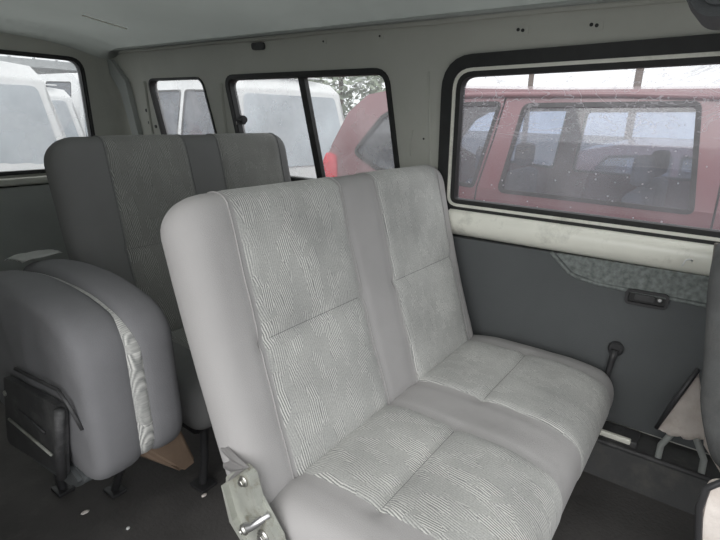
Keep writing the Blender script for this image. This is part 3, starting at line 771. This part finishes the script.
# lower red hatchback in the next rank, seen through the minivan's windows
car('hatchback', 'low red hatchback beyond the minivan, seen only through the minivan windows', 'car', (6.9, 1.75, GZ), PI, 1.66,
    [(0, .45), (0, .80), (.08, 1.0), (.35, 1.38), (.75, 1.47), (1.8, 1.48), (2.3, 1.36), (2.85, 1.0), (3.7, .85), (3.8, .6), (3.75, .28), (.15, .28)], .95, .22, MT['maroon'],
    [rounded([(.42, 1.0), (.62, 1.34), (1.25, 1.38), (1.27, .98)], .04), rounded([(1.35, .98), (1.33, 1.38), (1.8, 1.38), (2.5, 1.02), (2.4, .98)], .04)], MT['glasscar'],
    ends=[('rear_window', MT['carglass_dark'], (.10, 1.04), (.33, 1.34), -.82, .82, .014), ('windscreen', MT['carglass_dark'], (2.36, 1.31), (2.8, 1.03), -.86, .86, .014), ('tail_lamp', MT['redlamp'], (0, .72), (.03, .9), -.98, -.78, .02), ('tail_lamp', MT['redlamp'], (0, .72), (.03, .9), .78, .98, .02)],
    wheels=(.6, 3.0), wr=.28)
# white vans of the yard
def van_prof(H=1.95, Ln=4.6): return [(0.0, .40), (-.02, .85), (.01, 1.05), (.20, H-.14), (.36, H-.02), (.9, H), (2.9, H), (3.3, H-.08), (3.95, 1.28), (4.45, 1.10), (Ln, .85), (Ln, .40), (4.3, .28), (.2, .28)]
def vwins(H=1.95): return [rounded([(.34, 1.27), (.42, H-.16), (1.35, H-.14), (1.35, 1.25)], .06), rounded([(1.45, 1.25), (1.45, H-.14), (2.45, H-.14), (2.45, 1.25)], .05), rounded([(2.55, 1.25), (2.55, H-.14), (3.05, H-.14), (3.70, 1.30), (3.62, 1.25)], .05)]
def white_van(label, loc, yaw, H=1.95, W=1.75, rw_w=.84, zb=1.08):
    t, P, Rm = car('van', label, 'van', loc, yaw, W, van_prof(H), 1.22, .18, MT['whitecar'], vwins(H), MT['glasscar'],
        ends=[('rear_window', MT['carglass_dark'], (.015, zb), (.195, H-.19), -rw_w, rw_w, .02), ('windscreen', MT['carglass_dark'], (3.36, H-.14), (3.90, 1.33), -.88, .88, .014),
              ('tail_lamp', MT['redlamp'], (-.02, .80), (.04, 1.12), -.98, -.86, .02), ('tail_lamp', MT['redlamp'], (-.02, .80), (.04, 1.12), .86, .98, .02),
              ('number_plate', MT['lamp'], (-.02, .66), (-.02, .78), -.25, .25, .02)], group='white vans parked in the yard')
    bm = bmesh.new(); box(bm, -W/2+.05, W/2-.05, -.10, .06, .32, .58, .04); bmesh.ops.transform(bm, matrix=Rm, verts=bm.verts); P(obj('bumper', bm, MT['whitecar'], None, True, 40))
    bm = bmesh.new(); box(bm, -.55, .55, .30, .36, H+.03, H+.05, .008); bmesh.ops.transform(bm, matrix=Rm, verts=bm.verts); P(obj('roof_spoiler', bm, MT['whitecar'], None, True, 40))
    return t
# rear faces towards us: length axis away (+y) so yaw 0
white_van('white van with pale rear glass seen through the sliding window beside the maroon car', (4.66, 4.3, GZ), math.radians(-8), 2.10, 1.86, .86)
white_van('tall white van whose grey rear glass shows in the small rear side window', (5.68, 9.95, GZ), math.radians(3), 2.34, 2.05, .90, 1.15)
white_van('white van close behind the tailgate at the left, broad grey glass and curved corner pillar', (1.22, 4.60, GZ), math.radians(3), 2.06, 1.90, .90, .95)
white_van('white van further back, glimpsed at the right edge of the tailgate window', (3.28, 8.4, GZ), math.radians(0), 2.0, 1.62, .84)

# low building and canopy far behind
b = thing('building', 'low grey building with a flat metal canopy far behind the parked vans', 'building', (7, 30, GZ))
bm = bmesh.new(); box(bm, -4, 16, 28, 36, GZ, 3.0); rel(obj('wall', bm, MT['concrete']), b)
bm = bmesh.new(); box(bm, -5, 17, 27, 37, 3.0, 3.35); 
for k in range(22): box(bm, -5+k, -4.9+k, 26.98, 27.05, 3.0, 3.4)
rel(obj('roof', bm, MT['metalroof']), b)
for k in range(4):
    bm = bmesh.new(); box(bm, -2.5+4.6*k, -.5+4.6*k, 27.93, 28.02, .9, 2.2, .02); wv = rel(obj('window', bm, MT['carglass_dark'], None, True, 40), b)
    wv.name = 'window'
def tree(loc, h, r, label, seed):
    rnd = random.Random(seed)
    t = thing('tree', label, 'tree', loc, 'trees beyond the yard')
    bm = bmesh.new(); x, y, z = loc
    tube(bm, [(x, y, z), (x+.1, y, z+h*.4), (x, y+.1, z+h*.8)], [.18, .13, .05], 8)
    for k in range(6):
        a = rnd.random()*6.28; tube(bm, [(x+.05, y, z+h*(.35+.07*k)), (x+math.cos(a)*r*.6, y+math.sin(a)*r*.6, z+h*(.5+.07*k))], [.07, .02], 6)
    rel(obj('trunk', bm, MT['bark'], None, True), t)
    bm = bmesh.new()
    for k in range(2600):
        while True:
            p = Vector((rnd.uniform(-1, 1), rnd.uniform(-1, 1), rnd.uniform(-1, 1)))
            if p.length < 1: break
        p = p.normalized()*p.length**.35
        nz = 1+.35*noise.noise(p*2.2+Vector((seed, 0, 0)))
        c = Vector((x, y, z+h*.66))+Vector((p.x*r*nz, p.y*r*nz, p.z*h*.36*nz))
        s = rnd.uniform(.07, .15); u = Vector((rnd.gauss(0, 1), rnd.gauss(0, 1), rnd.gauss(0, 1))).normalized(); w = u.orthogonal().normalized()
        vs = [bm.verts.new(c+u*s*1.5), bm.verts.new(c+w*s*.7), bm.verts.new(c-u*s*1.5), bm.verts.new(c-w*s*.7)]; bm.faces.new(vs)
    rel(obj('foliage', bm, MT['leaf']), t)
tree((19.5, 15.5, GZ), 4.6, 2.2, 'hazy bushy tree above the maroon car roof, right one of two', 3)
tree((13.5, 20.5, GZ), 4.4, 2.3, 'hazy bushy tree above the white van roof, left one of two', 5)
for (x, y, lab) in ((20, 3.07, 'dark utility pole above the maroon minivan roof, right of the two'), (24, 8.05, 'thin utility pole above the maroon minivan roof, left of the two')):
    t = thing('utility_pole', lab, 'pole', (x, y, GZ), 'utility poles beyond the yard')
    bm = bmesh.new(); tube(bm, [(x, y, GZ), (x, y, 3.5), (x, y, 7)], [.13, .12, .10], 10); rel(obj('pole', bm, MT['wood'], None, True, 40), t)
    bm = bmesh.new(); box(bm, x-.05, x+.05, y-.7, y+.7, 6.3, 6.4); rel(obj('crossarm', bm, MT['wood']), t)

# ================================================================== LIGHT
w = bpy.data.worlds.new('World'); bpy.context.scene.world = w; w.use_nodes = True
nt = w.node_tree; bg = nt.nodes['Background']
tc = nt.nodes.new('ShaderNodeTexCoord'); sx = nt.nodes.new('ShaderNodeSeparateXYZ'); nt.links.new(tc.outputs['Generated'], sx.inputs[0])
ns = nt.nodes.new('ShaderNodeTexNoise'); ns.inputs['Scale'].default_value = 2; ns.inputs['Detail'].default_value = 4; nt.links.new(tc.outputs['Generated'], ns.inputs['Vector'])
ad = nt.nodes.new('ShaderNodeMath'); ad.operation = 'MULTIPLY_ADD'; ad.inputs[1].default_value = .2; nt.links.new(ns.outputs['Fac'], ad.inputs[0]); nt.links.new(sx.outputs[2], ad.inputs[2])
rp = nt.nodes.new('ShaderNodeValToRGB'); rp.color_ramp.elements[0].position = 0; rp.color_ramp.elements[0].color = (.88, .90, .93, 1); rp.color_ramp.elements[1].position = .9; rp.color_ramp.elements[1].color = (1, 1, 1, 1)
nt.links.new(ad.outputs[0], rp.inputs[0]); nt.links.new(rp.outputs[0], bg.inputs[0]); bg.inputs[1].default_value = 1.65
# soft overcast sun from the open door side
sd = bpy.data.lights.new('Sun', 'SUN'); sd.energy = 1.3; sd.angle = math.radians(50); sd.color = (1, .98, .95)
so = bpy.data.objects.new('Sun', sd); link(so); so.rotation_euler = Vector((.85, .18, -.50)).to_track_quat('-Z', 'Y').to_euler()

# ================================================================== CAMERA
cd = bpy.data.cameras.new('Camera'); cd.sensor_width = 36; cd.lens = 496/720*36; cd.clip_start = .02; cd.clip_end = 300
co = bpy.data.objects.new('Camera', cd); link(co)
Xc = Vector((380, 145, 496)).normalized(); Yc = Vector((-713, 172, 496)); Yc = (Yc-Xc*Yc.dot(Xc)).normalized(); Zc = -Xc.cross(Yc)
right = Vector((Xc.x, Yc.x, Zc.x)); up = Vector((Xc.y, Yc.y, Zc.y)); fwd = Vector((Xc.z, Yc.z, Zc.z))
m = Matrix((right, up, -fwd)).transposed().to_4x4(); m.translation = Vector((0, 0, 1.2)); co.matrix_world = m
sc = bpy.context.scene; sc.camera = co
sc.view_settings.view_transform = 'Standard'; sc.view_settings.look = 'None'; sc.view_settings.exposure = 0; sc.view_settings.gamma = 1
